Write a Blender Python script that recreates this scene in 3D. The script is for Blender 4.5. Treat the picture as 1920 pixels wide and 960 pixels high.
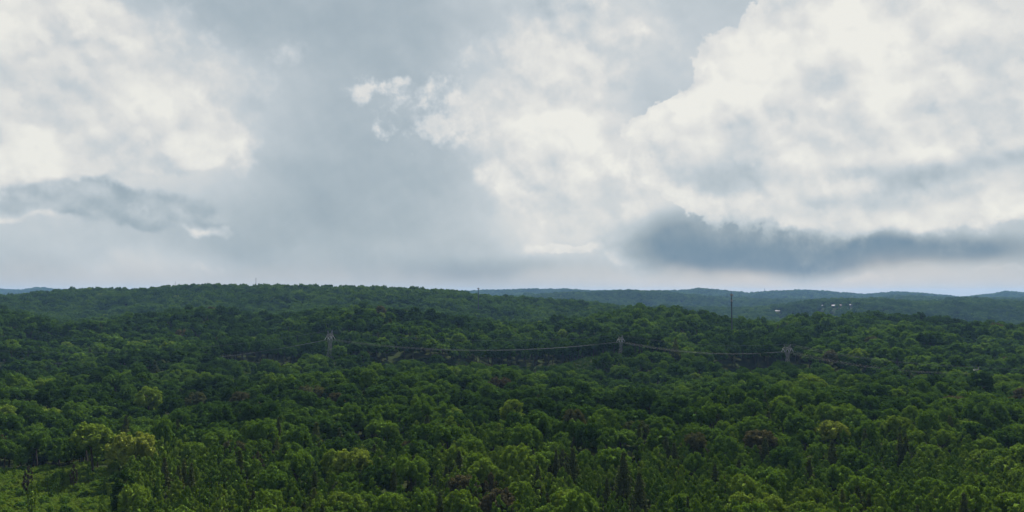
import bpy, bmesh, math, random
import numpy as np

SC = bpy.context.scene
for _o in list(bpy.data.objects):
    bpy.data.objects.remove(_o)
C = SC.collection

# ---------------------------------------------------------------- camera
EYE = 130.0            # height of the camera above datum, m
F = 1478.0             # focal length in units of 1/1920 of the picture width
HY = 552.0             # picture row of the true horizon
HAZE = 3.5e-5          # haze density per metre
cam_d = bpy.data.cameras.new("camera")
cam_d.sensor_width = 36.0
cam_d.lens = 36.0 * F / 1920.0
cam_d.clip_start = 1.0
cam_d.clip_end = 60000.0
cam = bpy.data.objects.new("camera", cam_d)
C.objects.link(cam)
cam.location = (0, 0, EYE)
cam.rotation_euler = (math.radians(90) + math.atan((HY - 480.0) / F), 0, 0)
SC.camera = cam

# ---------------------------------------------------------------- light
SUN_AZ = math.radians(18)      # to the right of the view direction, ahead of the camera
SUN_EL = math.radians(45)
sun_d = bpy.data.lights.new("sun", 'SUN')
sun_d.energy = 5.0
sun_d.angle = math.radians(2)
sun_d.color = (1.0, 0.95, 0.86)
sun = bpy.data.objects.new("sun", sun_d)
C.objects.link(sun)
sun.rotation_euler = (math.radians(90) - SUN_EL, 0, math.pi - SUN_AZ)

SC.view_settings.view_transform = 'Standard'
SC.view_settings.look = 'None'
SC.view_settings.gamma = 1.0
SC.view_settings.exposure = 1.3
SC.view_settings.use_curve_mapping = False
SC.cycles.max_bounces = 6
SC.cycles.diffuse_bounces = 2
SC.cycles.transmission_bounces = 3
SC.cycles.volume_bounces = 1
SC.cycles.use_denoising = True
SC.cycles.adaptive_threshold = 0.008

# ---------------------------------------------------------------- sky: Nishita air behind a broken storm-cloud deck
world = bpy.data.worlds.new("World")
SC.world = world
world.use_nodes = True
WT = world.node_tree
WT.nodes.clear()


class S:
    """a socket that can be written with + - * like a number"""
    def __init__(self, sock):
        self.s = sock

    def _m(self, op, *others, clamp=False):
        n = WT.nodes.new('ShaderNodeMath')
        n.operation = op
        n.use_clamp = clamp
        for i, v in enumerate((self,) + others):
            if isinstance(v, S):
                WT.links.new(v.s, n.inputs[i])
            else:
                n.inputs[i].default_value = v
        return S(n.outputs[0])

    def __add__(self, o): return self._m('ADD', o)
    __radd__ = __add__
    def __sub__(self, o): return self._m('SUBTRACT', o)
    def __mul__(self, o): return self._m('MULTIPLY', o)
    __rmul__ = __mul__
    def madd(self, a, b): return self._m('MULTIPLY_ADD', a, b)
    def clamp(self): return self._m('ADD', 0.0, clamp=True)
    def step(self, lo, hi):
        n = WT.nodes.new('ShaderNodeMapRange')
        n.interpolation_type = 'SMOOTHSTEP'
        WT.links.new(self.s, n.inputs[0])
        n.inputs[1].default_value = lo
        n.inputs[2].default_value = hi
        return S(n.outputs[0])
    def mix(self, o, f):                      # self*(1-f)+o*f
        d = (o - self) if isinstance(o, S) else (self * -1.0 + o)
        return f.madd(d, self)


def vmath(op, a, b=None, c=None):
    n = WT.nodes.new('ShaderNodeVectorMath')
    n.operation = op
    for i, v in enumerate((a, b, c)):
        if v is None:
            continue
        if isinstance(v, S):
            WT.links.new(v.s, n.inputs[i])
        else:
            n.inputs[i].default_value = v
    return S(n.outputs[1] if op in ('DOT_PRODUCT', 'LENGTH') else n.outputs[0])


def wnoise(vec, scale, detail=4.0, rough=0.55, color=False, dist=0.0):
    n = WT.nodes.new('ShaderNodeTexNoise')
    n.noise_dimensions = '3D'
    WT.links.new(vec.s, n.inputs['Vector'])
    n.inputs['Scale'].default_value = scale
    n.inputs['Detail'].default_value = detail
    n.inputs['Roughness'].default_value = rough
    n.inputs['Distortion'].default_value = dist
    return S(n.outputs['Color'] if color else n.outputs['Fac'])


tc = WT.nodes.new('ShaderNodeTexCoord')
DIR = S(tc.outputs['Generated'])
sep = WT.nodes.new('ShaderNodeSeparateXYZ')
WT.links.new(DIR.s, sep.inputs[0])
dx, dy, dz = (S(o) for o in sep.outputs)
AZ = dx._m('ARCTAN2', dy)
EL = dz._m('ARCSINE')
cmb = WT.nodes.new('ShaderNodeCombineXYZ')
WT.links.new((AZ * (F / 100.0)).s, cmb.inputs[0])
WT.links.new((EL * (F / 100.0)).s, cmb.inputs[1])
POS = S(cmb.outputs[0])          # azimuth and elevation, one unit = 3.9 degrees

low = wnoise(DIR, 7.0, 3.0, 0.5, color=True)
mid = wnoise(DIR, 26.0, 5.0, 0.6, color=True)
P1 = vmath('MULTIPLY_ADD', vmath('SUBTRACT', low, (0.5, 0.5, 0.5)), (1.5, 1.2, 0.0), POS)
P1 = vmath('MULTIPLY', P1, (1, 1, 0))
P2 = vmath('MULTIPLY_ADD', vmath('SUBTRACT', mid, (0.5, 0.5, 0.5)), (0.6, 0.5, 0.0), P1)
P2 = vmath('MULTIPLY', P2, (1, 1, 0))


def blobs(P, rows):
    """sum of soft masses; rows are (column, row, half width, half height, amount) read off the sky"""
    acc = None
    for (X, Y, rx, ry, a) in rows:
        az = math.atan((X - 960.0) / F)
        el = math.atan((HY - Y) / F * math.cos(az))
        cx, cy = az * F / 100.0, el * F / 100.0
        ix, iy = 100.0 / rx, 100.0 / ry
        q = vmath('MULTIPLY_ADD', P, (ix, iy, 0), (-cx * ix, -cy * iy, 0))
        d = vmath('DOT_PRODUCT', q, q)
        g = (d * -0.7)._m('EXPONENT')
        acc = g * a if acc is None else g.madd(a, acc)
    return acc


# puffy relief: noise now minus noise a little nearer the light
def relief_at(scale, detail, rough, k):
    up = vmath('ADD', DIR, (0.05 * k / scale, 0.0, 0.15 * k / scale))
    return wnoise(DIR, scale, detail, rough) - wnoise(up, scale, detail, rough)


def billow(vec, scale, smooth=0.55):
    n = WT.nodes.new('ShaderNodeTexVoronoi')
    n.feature = 'SMOOTH_F1'
    WT.links.new(vec.s, n.inputs['Vector'])
    n.inputs['Scale'].default_value = scale
    n.inputs['Smoothness'].default_value = smooth
    return S(n.outputs['Distance'])


low3 = vmath('MULTIPLY_ADD', vmath('SUBTRACT', mid, (0.5, 0.5, 0.5)), (0.045, 0.045, 0.045), DIR)
low3u = vmath('ADD', low3, (0.006, 0.0, 0.016))
low3v = vmath('ADD', low3, (0.003, 0.0, 0.007))
soft = relief_at(5.0, 3.0, 0.5, 1.0)
puff = relief_at(14.0, 7.0, 0.56, 1.0)
bil_a = billow(low3, 15.0)
bil = (billow(low3u, 15.0) - bil_a).madd(0.7, (billow(low3v, 36.0) - billow(low3, 36.0)) * 0.45)
fb = wnoise(DIR, 12.0, 9.0, 0.56)
big = wnoise(DIR, 4.0, 4.0, 0.5)
fine = wnoise(DIR, 46.0, 7.0, 0.64)
edge = (fb - 0.5).madd(1.0, (fine - 0.5) * 0.55) + (bil_a * -0.38 + 0.19)     # lumpy outline
body_relief = soft.madd(1.2, puff.madd(0.6, bil * 0.75))
P0 = vmath('MULTIPLY_ADD', vmath('SUBTRACT', low, (0.5, 0.5, 0.5)), (0.9, 0.35, 0.0), POS)
P0 = vmath('MULTIPLY', P0, (1, 1, 0))

# 1 the grey rain deck with its lighter and darker sheets
s = big.madd(0.14, 0.45)
s = s + blobs(P1, [
    (100, 90, 230, 190, 0.26), (40, 250, 160, 120, 0.10), (330, 180, 140, 100, 0.14), (240, 330, 160, 60, 0.10),
    (430, 20, 200, 70, -0.13), (620, 300, 170, 200, -0.05), (800, 60, 190, 70, -0.10), (820, 260, 160, 120, -0.05), (430, 420, 150, 50, -0.09),
    (860, 420, 130, 120, -0.06), (1060, 90, 190, 140, 0.26), (1180, 320, 220, 160, 0.26), (1010, 300, 120, 110, 0.12),
    (1240, 190, 70, 60, -0.22), (1320, 60, 130, 80, -0.02), (1550, 60, 130, 60, 0.05),
    (330, 508, 120, 26, 0.20), (60, 480, 220, 60, 0.04), (1850, 70, 280, 170, 0.36), (1050, 430, 160, 60, 0.14),
    (920, 505, 130, 20, -0.16), (1600, 528, 420, 22, 0.12), (200, 520, 400, 30, -0.06), (800, 525, 300, 30, -0.06),
])
s = puff.madd(0.28, soft.madd(0.4, s))

# 2 sunlit cumulus on the left and in the middle, ragged edges
m = blobs(P2, [
    (80, 50, 210, 100, 0.9), (140, 180, 180, 80, 0.8), (310, 265, 90, 38, 0.95), (140, 305, 50, 28, 0.85), (30, 270, 40, 36, 0.65),
    (30, 345, 70, 18, 0.95), (390, 432, 50, 12, 0.7), (40, 410, 120, 9, 0.6), (270, 190, 110, 60, 0.5),
    (1010, 130, 150, 130, 0.60), (985, 345, 80, 60, 0.52), (1070, 290, 150, 110, 0.50), (1120, 60, 150, 80, 0.52),
    (1190, 400, 80, 45, 0.55), (1060, 462, 60, 11, 0.95), (1210, 478, 70, 20, 0.9), (380, 510, 90, 12, 0.55),
])
n_ = edge + m
s = s.mix(body_relief.madd(0.75, 0.74), n_.step(0.30, 0.58) * 0.7)
s = s.mix(body_relief.madd(1.0, 0.86), n_.step(0.52, 0.80) * 0.85)

# 3 torn scud in front of the rain
m = blobs(P2, [(690, 172, 46, 20, 0.85), (742, 148, 16, 13, 0.7), (800, 166, 42, 20, 0.55), (866, 200, 18, 48, 0.58),
               (826, 240, 62, 40, 0.95), (716, 246, 9, 16, 0.7)])
mask = (fine - 0.5).madd(2.1, m).step(0.36, 1.05)
s = s.mix(puff.madd(1.0, 0.90), mask * 0.8)

# 4 flat dark bases: the blue-grey shelf at the right, the grey raft at the left
m = blobs(P0, [(1390, 455, 160, 52, 1.2), (1300, 455, 90, 40, 0.35), (1600, 474, 130, 24, 0.95), (1860, 468, 90, 22, 0.62)])
mask = (fb - 0.5).madd(0.16, m).step(0.12, 1.0)
s = s.mix(puff.madd(0.5, 0.0) + blobs(P0, [(1370, 425, 120, 26, 0.20)]), mask * 0.96)
m = blobs(P2, [(120, 362, 110, 26, 0.95), (250, 392, 130, 26, 1.1), (350, 418, 70, 15, 0.75)])
mask = (fb - 0.5).madd(1.2, m).step(0.26, 1.0)
s = s.mix(body_relief.madd(1.3, 0.36), mask * 0.85)

# 5 the great cumulus on the right, over the shelf
m = blobs(P2, [
    (1460, 110, 120, 80, 1.0), (1420, 250, 140, 100, 1.0), (1580, 260, 170, 140, 1.0), (1680, 130, 110, 110, 0.9),
    (1800, 230, 150, 90, 1.0), (1770, 60, 120, 70, 0.7), (1260, 290, 70, 42, 0.9), (1310, 345, 90, 32, 0.7),
    (1520, 378, 80, 22, 0.8), (1690, 398, 110, 26, 0.95), (1890, 385, 70, 26, 0.85), (1640, 325, 200, 50, 0.8), (1850, 330, 100, 60, 0.7),
    (1285, 240, 36, 36, 0.6), (1590, 90, 26, 60, -0.8), (1830, 385, 34, 22, -0.7), (1300, 140, 60, 70, -0.3), (1690, 405, 26, 16, -0.5), (1560, 345, 60, 18, -0.35), (1400, 330, 40, 40, -0.25),
])
n_ = edge + m
dark_in = blobs(P1, [
    (1770, 325, 190, 20, -0.34), (1600, 388, 130, 22, -0.24), (1410, 290, 50, 60, -0.20), (1760, 220, 46, 40, -0.14),
    (1370, 345, 60, 26, -0.16), (1890, 130, 90, 120, -0.10), (1310, 330, 80, 60, -0.08), (1560, 180, 60, 80, -0.08)])
low_f = EL.step(0.055, 0.125)                 # the cloud feet melt into the shelf, the heads are crisp
s = s.mix(body_relief.madd(0.8, dark_in + 0.85), n_.step(0.20, 0.95).mix(n_.step(0.44, 0.53), low_f) * 0.9)
s = s.mix(body_relief.madd(0.9, dark_in * 1.1 + 0.93), n_.step(0.45, 1.15).mix(n_.step(0.54, 0.84), low_f) * 0.95)
# the shelf's own soft veil over the cloud feet
m = blobs(P0, [(1380, 462, 170, 40, 1.0), (1620, 480, 130, 18, 0.7), (1870, 476, 100, 16, 0.4)])
s = s.mix(0.02, m.step(0.25, 1.1) * 0.5)
# small bright puffs in the gap under the shelf
m = blobs(P2, [(1615, 516, 24, 7, 0.9), (1660, 532, 22, 6, 0.7), (1420, 524, 70, 12, 0.5), (1870, 512, 60, 6, 0.6), (1700, 512, 40, 5, 0.5)])
mask = (fine - 0.5).madd(0.8, m).step(0.25, 0.95)
s = s.mix(0.84, mask * 0.6)
s = s.clamp()


def lin(c):
    return tuple((v / 255.0 / 12.92) if v <= 10 else ((v / 255.0 + 0.055) / 1.055) ** 2.4 for v in c) + (1.0,)


ramp = WT.nodes.new('ShaderNodeValToRGB')
el_ = ramp.color_ramp.elements
stops = [(0.0, (100, 130, 152)), (0.22, (138, 156, 168)), (0.45, (165, 179, 187)), (0.65, (191, 200, 205)), (0.83, (217, 218, 216)), (1.0, (235, 234, 227))]
while len(el_) < len(stops):
    el_.new(0.5)
for e, (p, c) in zip(el_, stops):
    e.position = p
    e.color = lin(c)
WT.links.new(s.s, ramp.inputs[0])

sky = WT.nodes.new('ShaderNodeTexSky')
sky.sky_type = 'NISHITA'
sky.sun_disc = False
sky.sun_elevation = SUN_EL
sky.sun_rotation = SUN_AZ
sky.air_density = 1.0
sky.dust_density = 2.0
bg_air = WT.nodes.new('ShaderNodeBackground')
bg_air.inputs['Strength'].default_value = 0.05
WT.links.new(sky.outputs[0], bg_air.inputs[0])
bg_cl = WT.nodes.new('ShaderNodeBackground')
bg_cl.inputs['Strength'].default_value = 0.41
# rosy light low in the gap under the shelf
rose = WT.nodes.new('ShaderNodeMix')
rose.data_type = 'RGBA'
WT.links.new((blobs(P1, [(1430, 522, 190, 16, 0.30), (1700, 530, 400, 26, 0.38), (900, 540, 700, 26, 0.30), (100, 540, 400, 24, 0.25)])).s, rose.inputs[0])
WT.links.new(ramp.outputs[0], rose.inputs[6])
rose.inputs[7].default_value = lin((207, 201, 194))
WT.links.new(rose.outputs[2], bg_cl.inputs[0])
mixs = WT.nodes.new('ShaderNodeMixShader')
mixs.inputs[0].default_value = 0.96          # the deck lets a little of the blue air through
WT.links.new(bg_air.outputs[0], mixs.inputs[1])
WT.links.new(bg_cl.outputs[0], mixs.inputs[2])
wout = WT.nodes.new('ShaderNodeOutputWorld')
WT.links.new(mixs.outputs[0], wout.inputs['Surface'])
world.cycles.sampling_method = 'MANUAL'
world.cycles.sample_map_resolution = 512

# ================================================================ helpers
def tag(o, label=None, cat=None, group=None, kind=None):
    if label: o['label'] = label
    if cat: o['category'] = cat
    if group: o['group'] = group
    if kind: o['kind'] = kind
    return o


def mesh_obj(name, verts, faces, mat=None, parent=None, smooth=False):
    me = bpy.data.meshes.new(name)
    me.from_pydata(verts, [], faces)
    if smooth:
        me.polygons.foreach_set('use_smooth', [True] * len(me.polygons))
    if mat: me.materials.append(mat)
    o = bpy.data.objects.new(name, me)
    C.objects.link(o)
    if parent: o.parent = parent
    return o


def link_mesh(name, me, parent=None):
    o = bpy.data.objects.new(name, me)
    C.objects.link(o)
    if parent: o.parent = parent
    return o


def empty(name, loc, rz=0.0):
    o = bpy.data.objects.new(name, None)
    C.objects.link(o)
    o.location = loc
    o.rotation_euler = (0, 0, rz)
    return o


def material(name):
    m = bpy.data.materials.new(name)
    m.use_nodes = True
    t = m.node_tree
    b = t.nodes['Principled BSDF']
    return m, t, b


def simple_mat(name, col, rough=0.7, metal=0.0, var=0.15, scale=3.0):
    m, t, b = material(name)
    n = t.nodes.new('ShaderNodeTexNoise')
    n.inputs['Scale'].default_value = scale
    n.inputs['Detail'].default_value = 4
    tcn = t.nodes.new('ShaderNodeTexCoord')
    t.links.new(tcn.outputs['Object'], n.inputs['Vector'])
    r = t.nodes.new('ShaderNodeValToRGB')
    r.color_ramp.elements[0].position = 0.3
    r.color_ramp.elements[1].position = 0.7
    r.color_ramp.elements[0].color = tuple(c * (1 - var) for c in col) + (1,)
    r.color_ramp.elements[1].color = tuple(c * (1 + var) for c in col) + (1,)
    t.links.new(n.outputs['Fac'], r.inputs[0])
    t.links.new(r.outputs[0], b.inputs['Base Color'])
    b.inputs['Roughness'].default_value = rough
    b.inputs['Metallic'].default_value = metal
    b.inputs['Specular IOR Level'].default_value = 0.5 if rough < 0.3 else 0.12
    return m


# ---- value noise for the lie of the land
_rs = np.random.RandomState(7)
_LAT = _rs.rand(256, 256)


def vnoise(x, y):
    xi, yi = np.floor(x).astype(int), np.floor(y).astype(int)
    fx, fy = x - xi, y - yi
    fx, fy = fx * fx * fx * (fx * (fx * 6 - 15) + 10), fy * fy * fy * (fy * (fy * 6 - 15) + 10)
    a, b = _LAT[xi % 256, yi % 256], _LAT[(xi + 1) % 256, yi % 256]
    c, d = _LAT[xi % 256, (yi + 1) % 256], _LAT[(xi + 1) % 256, (yi + 1) % 256]
    return (a * (1 - fx) + b * fx) * (1 - fy) + (c * (1 - fx) + d * fx) * fy - 0.5


def fbm(x, y, n=4):
    s, a = 0.0, 1.0
    for k in range(n):
        s = s + a * vnoise(x * 2 ** k + 17.3 * k, y * 2 ** k + 5.1 * k)
        a *= 0.5
    return s


# ================================================================ the lie of the land
# Ridges are laid out along bearings from the viewpoint (bearing column = 960 + F * X / Y).
def prof(pairs):
    xs, ys = zip(*pairs)
    xs, ys = np.array(xs, float), np.array(ys, float)
    return lambda x: np.interp(x, xs, ys)


CAN = 16.5                    # mean canopy height over the ground
Y_MID = prof([(-300, 575), (0, 585), (70, 599), (130, 611), (200, 602), (300, 583), (380, 578), (500, 589), (600, 582), (690, 574), (760, 583), (830, 596),
              (900, 600), (1000, 611), (1080, 604), (1130, 591), (1200, 575), (1260, 580), (1330, 586), (1380, 598), (1450, 600), (1490, 591), (1560, 590),
              (1640, 592), (1700, 592), (1760, 598), (1830, 608), (1880, 608), (1920, 614), (2200, 620)])
D_MID = prof([(-300, 1000), (0, 1000), (130, 1080), (300, 1150), (700, 1150), (900, 1080), (1000, 1020), (1200, 1120), (1400, 1080), (1700, 1180), (1920, 1050), (2200, 1000)])
Y_LEFT = prof([(-300, 566), (0, 560), (60, 553), (130, 546), (250, 545), (320, 541), (370, 536.5), (450, 540), (600, 540), (700, 542), (760, 544), (850, 549),
               (900, 558), (1000, 563), (1080, 568), (1150, 576), (1230, 592), (1400, 606), (1700, 618), (2200, 625)])
D_LEFT = prof([(-300, 2000), (400, 1950), (800, 1850), (1150, 1950), (2200, 1900)])
Y_DARK = prof([(-300, 580), (1150, 580), (1280, 577), (1400, 577), (1470, 571), (1520, 563), (1560, 561), (1640, 563), (1700, 565), (1780, 566), (1920, 567), (2200, 568)])
D_DARK = prof([(-300, 3000), (1300, 3300), (1520, 3000), (1700, 2800), (2200, 2700)])
Y_BLUE = prof([(-300, 575), (850, 570), (960, 560), (1000, 555), (1050, 549), (1100, 551), (1170, 547), (1250, 549), (1320, 557), (1400, 562), (1500, 564), (1600, 562), (1700, 559), (1800, 560), (2200, 566)])
D_BLUE = prof([(-300, 4400), (900, 4500), (1100, 4200), (1300, 4500), (2200, 4600)])
Y_FAR = prof([(-300, 547), (0, 545), (40, 547), (70, 541), (110, 545), (200, 548), (800, 549), (880, 548), (950, 546), (1000, 544.5), (1060, 545), (1110, 548.5), (1150, 548), (1220, 549), (1280, 547), (1310, 543.5), (1350, 547), (1400, 552),
              (1450, 549), (1510, 547), (1560, 550), (1620, 555), (1680, 550), (1730, 553), (1770, 557), (1800, 560), (1850, 555), (1885, 549), (1920, 552), (2200, 550)])
D_FAR = prof([(-300, 7600), (300, 7600), (900, 7200), (1300, 6400), (1700, 6800), (2200, 7000)])
FLAT = -66.0 - 14.0            # ground of the near woods, relative to the eye


def smooth01(t):
    t = np.clip(t, 0, 1)
    return t * t * (3 - 2 * t)


# the power line: bearing column, depth (m) of each pylon foot
PYLONS = [(-190.0, 760.0), (620.0, 800.0), (1163.0, 775.0), (1474.0, 742.0), (1826.0, 640.0), (2300.0, 610.0)]
LINE_D = prof([(x, d) for x, d in PYLONS])


def ground_rel(X, Y):
    """ground height relative to the eye at world X (right), Y (ahead)"""
    X, Y = np.asarray(X, float), np.asarray(Y, float)
    Ys = np.maximum(Y, 120.0)
    col = np.clip(960 + F * X / Ys, -300, 2200)
    ld = LINE_D(col)

    def zc(yf, df):
        d = df(col)
        return d, -(yf(col) - HY) / F * d - CAN

    dm, zm = zc(Y_MID, D_MID)
    dl, zl = zc(Y_LEFT, D_LEFT)
    dd, zd = zc(Y_DARK, D_DARK)
    db, zb = zc(Y_BLUE, D_BLUE)
    df_, zf = zc(Y_FAR, D_FAR)
    near = np.full_like(col, FLAT)
    # left side of the near woods stands a little higher, towards the hill foot
    step_top = near + (zm - near) * 0.28          # first steep rise just past the power line
    keys = [(np.full_like(col, 0.0), near), (ld - 60, near + 1), (ld + 45, step_top), (dm, zm),
            (dm + (dl - dm) * 0.45, np.minimum(zm, zl) - 26), (dl, zl), (dl + (dd - dl) * 0.5, np.minimum(np.minimum(zl, zd) - 30, -75)),
            (dd, zd), (dd + (db - dd) * 0.5, np.minimum(zd, zb) - 40), (db, zb), (db + (df_ - db) * 0.5, np.minimum(zb, zf) - 60), (df_, zf),
            (df_ + 1500, zf - 110), (np.full_like(col, 40000.0), np.full_like(col, -160.0))]
    z = np.full_like(col, FLAT)
    for (d0, z0), (d1, z1) in zip(keys[:-1], keys[1:]):
        t = (Ys - d0) / np.maximum(d1 - d0, 1.0)
        inside = (t >= 0) & (t < 1)
        z = np.where(inside, z0 + (z1 - z0) * smooth01(t), z)
    z = np.where(Y > 39999, -160.0, z)
    # hummocks near, spurs and hollows on the far hills (little at the crests so the skyline stays)
    crest = np.minimum.reduce([np.abs(Ys - dm) / 120, np.abs(Ys - dl) / 250, np.abs(Ys - dd) / 350, np.abs(Ys - db) / 450, np.abs(Ys - df_) / 600])
    crest = smooth01(crest)
    near_w = smooth01((900 - Ys) / 400)
    z = z + fbm(X / 110.0, Ys / 110.0, 3) * (12.0 * near_w + 21.0 * (1 - near_w) * crest + 2.0)
    far_w = smooth01((Ys - 1700) / 1500) * crest
    spur = 1 - np.abs(fbm(X / 420.0 + 3.3, Ys / 700.0, 3)) * 2.2
    z = z + far_w * (spur - 0.6) * 55.0
    return z


def ground(X, Y):
    return ground_rel(X, Y) + EYE


def at(col, Y):
    """world point on the ground on bearing column `col` at depth Y"""
    X = (col - 960.0) / F * Y
    return X, Y, float(ground(X, Y))


# ground sheet: rings round the viewpoint, finest inside the view
az = np.concatenate([np.linspace(-180, -50, 40, endpoint=False), np.linspace(-50, 50, 281), np.linspace(50, 180, 41)[1:]])
az = np.radians(az[:-1])
rings = np.concatenate([[0.5], np.geomspace(60, 11800, 240)])
AA, RR = np.meshgrid(az, rings)
GX, GY = RR * np.sin(AA), RR * np.cos(AA)
GZ = ground(GX, GY)
nv, na = len(rings), len(az)
V = np.stack([GX.ravel(), GY.ravel(), GZ.ravel()], 1)
ii, jj = np.meshgrid(np.arange(nv - 1), np.arange(na), indexing='ij')
a_ = ii * na + jj
b_ = ii * na + (jj + 1) % na
FQ = np.stack([a_, b_, b_ + na, a_ + na], -1).reshape(-1, 4)[:, ::-1]
gm, gt, gb = material("forest_floor")
gn = gt.nodes.new('ShaderNodeTexNoise')
gn.inputs['Scale'].default_value = 0.05
gn.inputs['Detail'].default_value = 8
gtc = gt.nodes.new('ShaderNodeTexCoord')
gt.links.new(gtc.outputs['Object'], gn.inputs['Vector'])
gr = gt.nodes.new('ShaderNodeValToRGB')
gr.color_ramp.elements[0].position = 0.35
gr.color_ramp.elements[0].color = (0.016, 0.018, 0.009, 1)
gr.color_ramp.elements[1].position = 0.7
gr.color_ramp.elements[1].color = (0.022, 0.032, 0.011, 1)
gt.links.new(gn.outputs['Fac'], gr.inputs[0])
gt.links.new(gr.outputs[0], gb.inputs['Base Color'])
gb.inputs['Roughness'].default_value = 1.0
gb.inputs['Specular IOR Level'].default_value = 0.0
g_me = bpy.data.meshes.new("ground")
g_me.from_pydata(V.tolist(), [], FQ.tolist())
g_me.polygons.foreach_set('use_smooth', [True] * len(g_me.polygons))
g_me.materials.append(gm)
ground_o = link_mesh("ground", g_me)
tag(ground_o, "rolling wooded ground running to the hazy hills", "ground", kind="structure")

# ================================================================ foliage
def leaf_material(name, rough=0.55, transl=0.20):
    m, t, b = material(name)
    at_ = t.nodes.new('ShaderNodeAttribute')
    at_.attribute_type = 'INSTANCER'
    at_.attribute_name = 'tone'
    ramp = t.nodes.new('ShaderNodeValToRGB')
    e = ramp.color_ramp.elements
    st = [(0.0, (0.018, 0.038, 0.010)), (0.2, (0.036, 0.075, 0.015)), (0.4, (0.066, 0.120, 0.018)), (0.6, (0.098, 0.158, 0.022)),
          (0.75, (0.116, 0.164, 0.026)), (0.86, (0.172, 0.190, 0.040)), (0.90, (0.048, 0.064, 0.026)), (0.95, (0.064, 0.060, 0.032)), (1.0, (0.052, 0.045, 0.031))]
    while len(e) < len(st):
        e.new(0.5)
    for q, (p, c) in zip(e, st):
        q.position = p
        q.color = c + (1,)
    t.links.new(at_.outputs['Fac'], ramp.inputs[0])
    geo = t.nodes.new('ShaderNodeNewGeometry')
    mr = t.nodes.new('ShaderNodeMapRange')
    t.links.new(geo.outputs['Random Per Island'], mr.inputs[0])
    mr.inputs[3].default_value = 0.8
    mr.inputs[4].default_value = 1.2
    mul = t.nodes.new('ShaderNodeVectorMath')
    mul.operation = 'SCALE'
    t.links.new(ramp.outputs[0], mul.inputs[0])
    t.links.new(mr.outputs[0], mul.inputs['Scale'])
    t.links.new(mul.outputs[0], b.inputs['Base Color'])
    b.inputs['Roughness'].default_value = rough
    b.inputs['Specular IOR Level'].default_value = 0.0
    tr = t.nodes.new('ShaderNodeBsdfTranslucent')
    warm = t.nodes.new('ShaderNodeVectorMath')
    warm.operation = 'MULTIPLY'
    t.links.new(mul.outputs[0], warm.inputs[0])
    warm.inputs[1].default_value = (1.5, 1.5, 0.7)
    t.links.new(warm.outputs[0], tr.inputs[0])
    mx = t.nodes.new('ShaderNodeMixShader')
    mx.inputs[0].default_value = transl
    t.links.new(b.outputs[0], mx.inputs[1])
    t.links.new(tr.outputs[0], mx.inputs[2])
    out = [n for n in t.nodes if n.type == 'OUTPUT_MATERIAL'][0]
    t.links.new(mx.outputs[0], out.inputs['Surface'])
    return m


M_LEAF = leaf_material("broad_leaves")
M_NEEDLE = leaf_material("pine_needles", 0.6, 0.10)
M_BARK = simple_mat("bark", (0.045, 0.037, 0.03), 0.9, 0, 0.35, 4.0)

_t = (1 + 5 ** 0.5) / 2
ICO_V = np.array([(-1, _t, 0), (1, _t, 0), (-1, -_t, 0), (1, -_t, 0), (0, -1, _t), (0, 1, _t), (0, -1, -_t), (0, 1, -_t), (_t, 0, -1), (_t, 0, 1), (-_t, 0, -1), (-_t, 0, 1)])
ICO_V /= np.linalg.norm(ICO_V[0])
ICO_F = np.array([(0, 11, 5), (0, 5, 1), (0, 1, 7), (0, 7, 10), (0, 10, 11), (1, 5, 9), (5, 11, 4), (11, 10, 2), (10, 7, 6), (7, 1, 8), (3, 9, 4), (3, 4, 2), (3, 2, 6), (3, 6, 8), (3, 8, 9), (4, 9, 5), (2, 4, 11), (6, 2, 10), (8, 6, 7), (9, 8, 1)])


def unit(v):
    return v / np.maximum(np.linalg.norm(v, axis=-1, keepdims=True), 1e-9)


def leaf_quads(rs, pos, nrm, size, stretch=None):
    """irregular leaf sprays: one bent four-sided face at each position"""
    n = len(pos)
    up = unit(rs.normal(size=(n, 3)))
    tx = unit(np.cross(nrm, up))
    ty = np.cross(nrm, tx)
    sz = size * rs.uniform(0.6, 1.4, (n, 1))
    el = rs.uniform(0.55, 1.0, (n, 1))
    V = np.empty((n, 4, 3))
    for k, (a, b) in enumerate([(-1, 0), (0, -1), (1, 0), (0, 1)]):
        j = rs.uniform(0.75, 1.25, (n, 1))
        V[:, k] = pos + (tx * a * j + ty * b * j * el) * sz * 0.5
    V[:, 0] -= nrm * sz * rs.uniform(0.0, 0.3, (n, 1))
    V[:, 2] -= nrm * sz * rs.uniform(0.0, 0.3, (n, 1))
    return V.reshape(-1, 3)


def make_mesh(name, parts, mat):
    """parts: list of (verts n x 3, faces list array)"""
    vs, fs, off = [], [], 0
    for v, f in parts:
        vs.append(v)
        fs += (np.asarray(f) + off).tolist()
        off += len(v)
    me = bpy.data.meshes.new(name)
    me.from_pydata(np.concatenate(vs).tolist(), [], fs)
    me.materials.append(mat)
    return me


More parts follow.
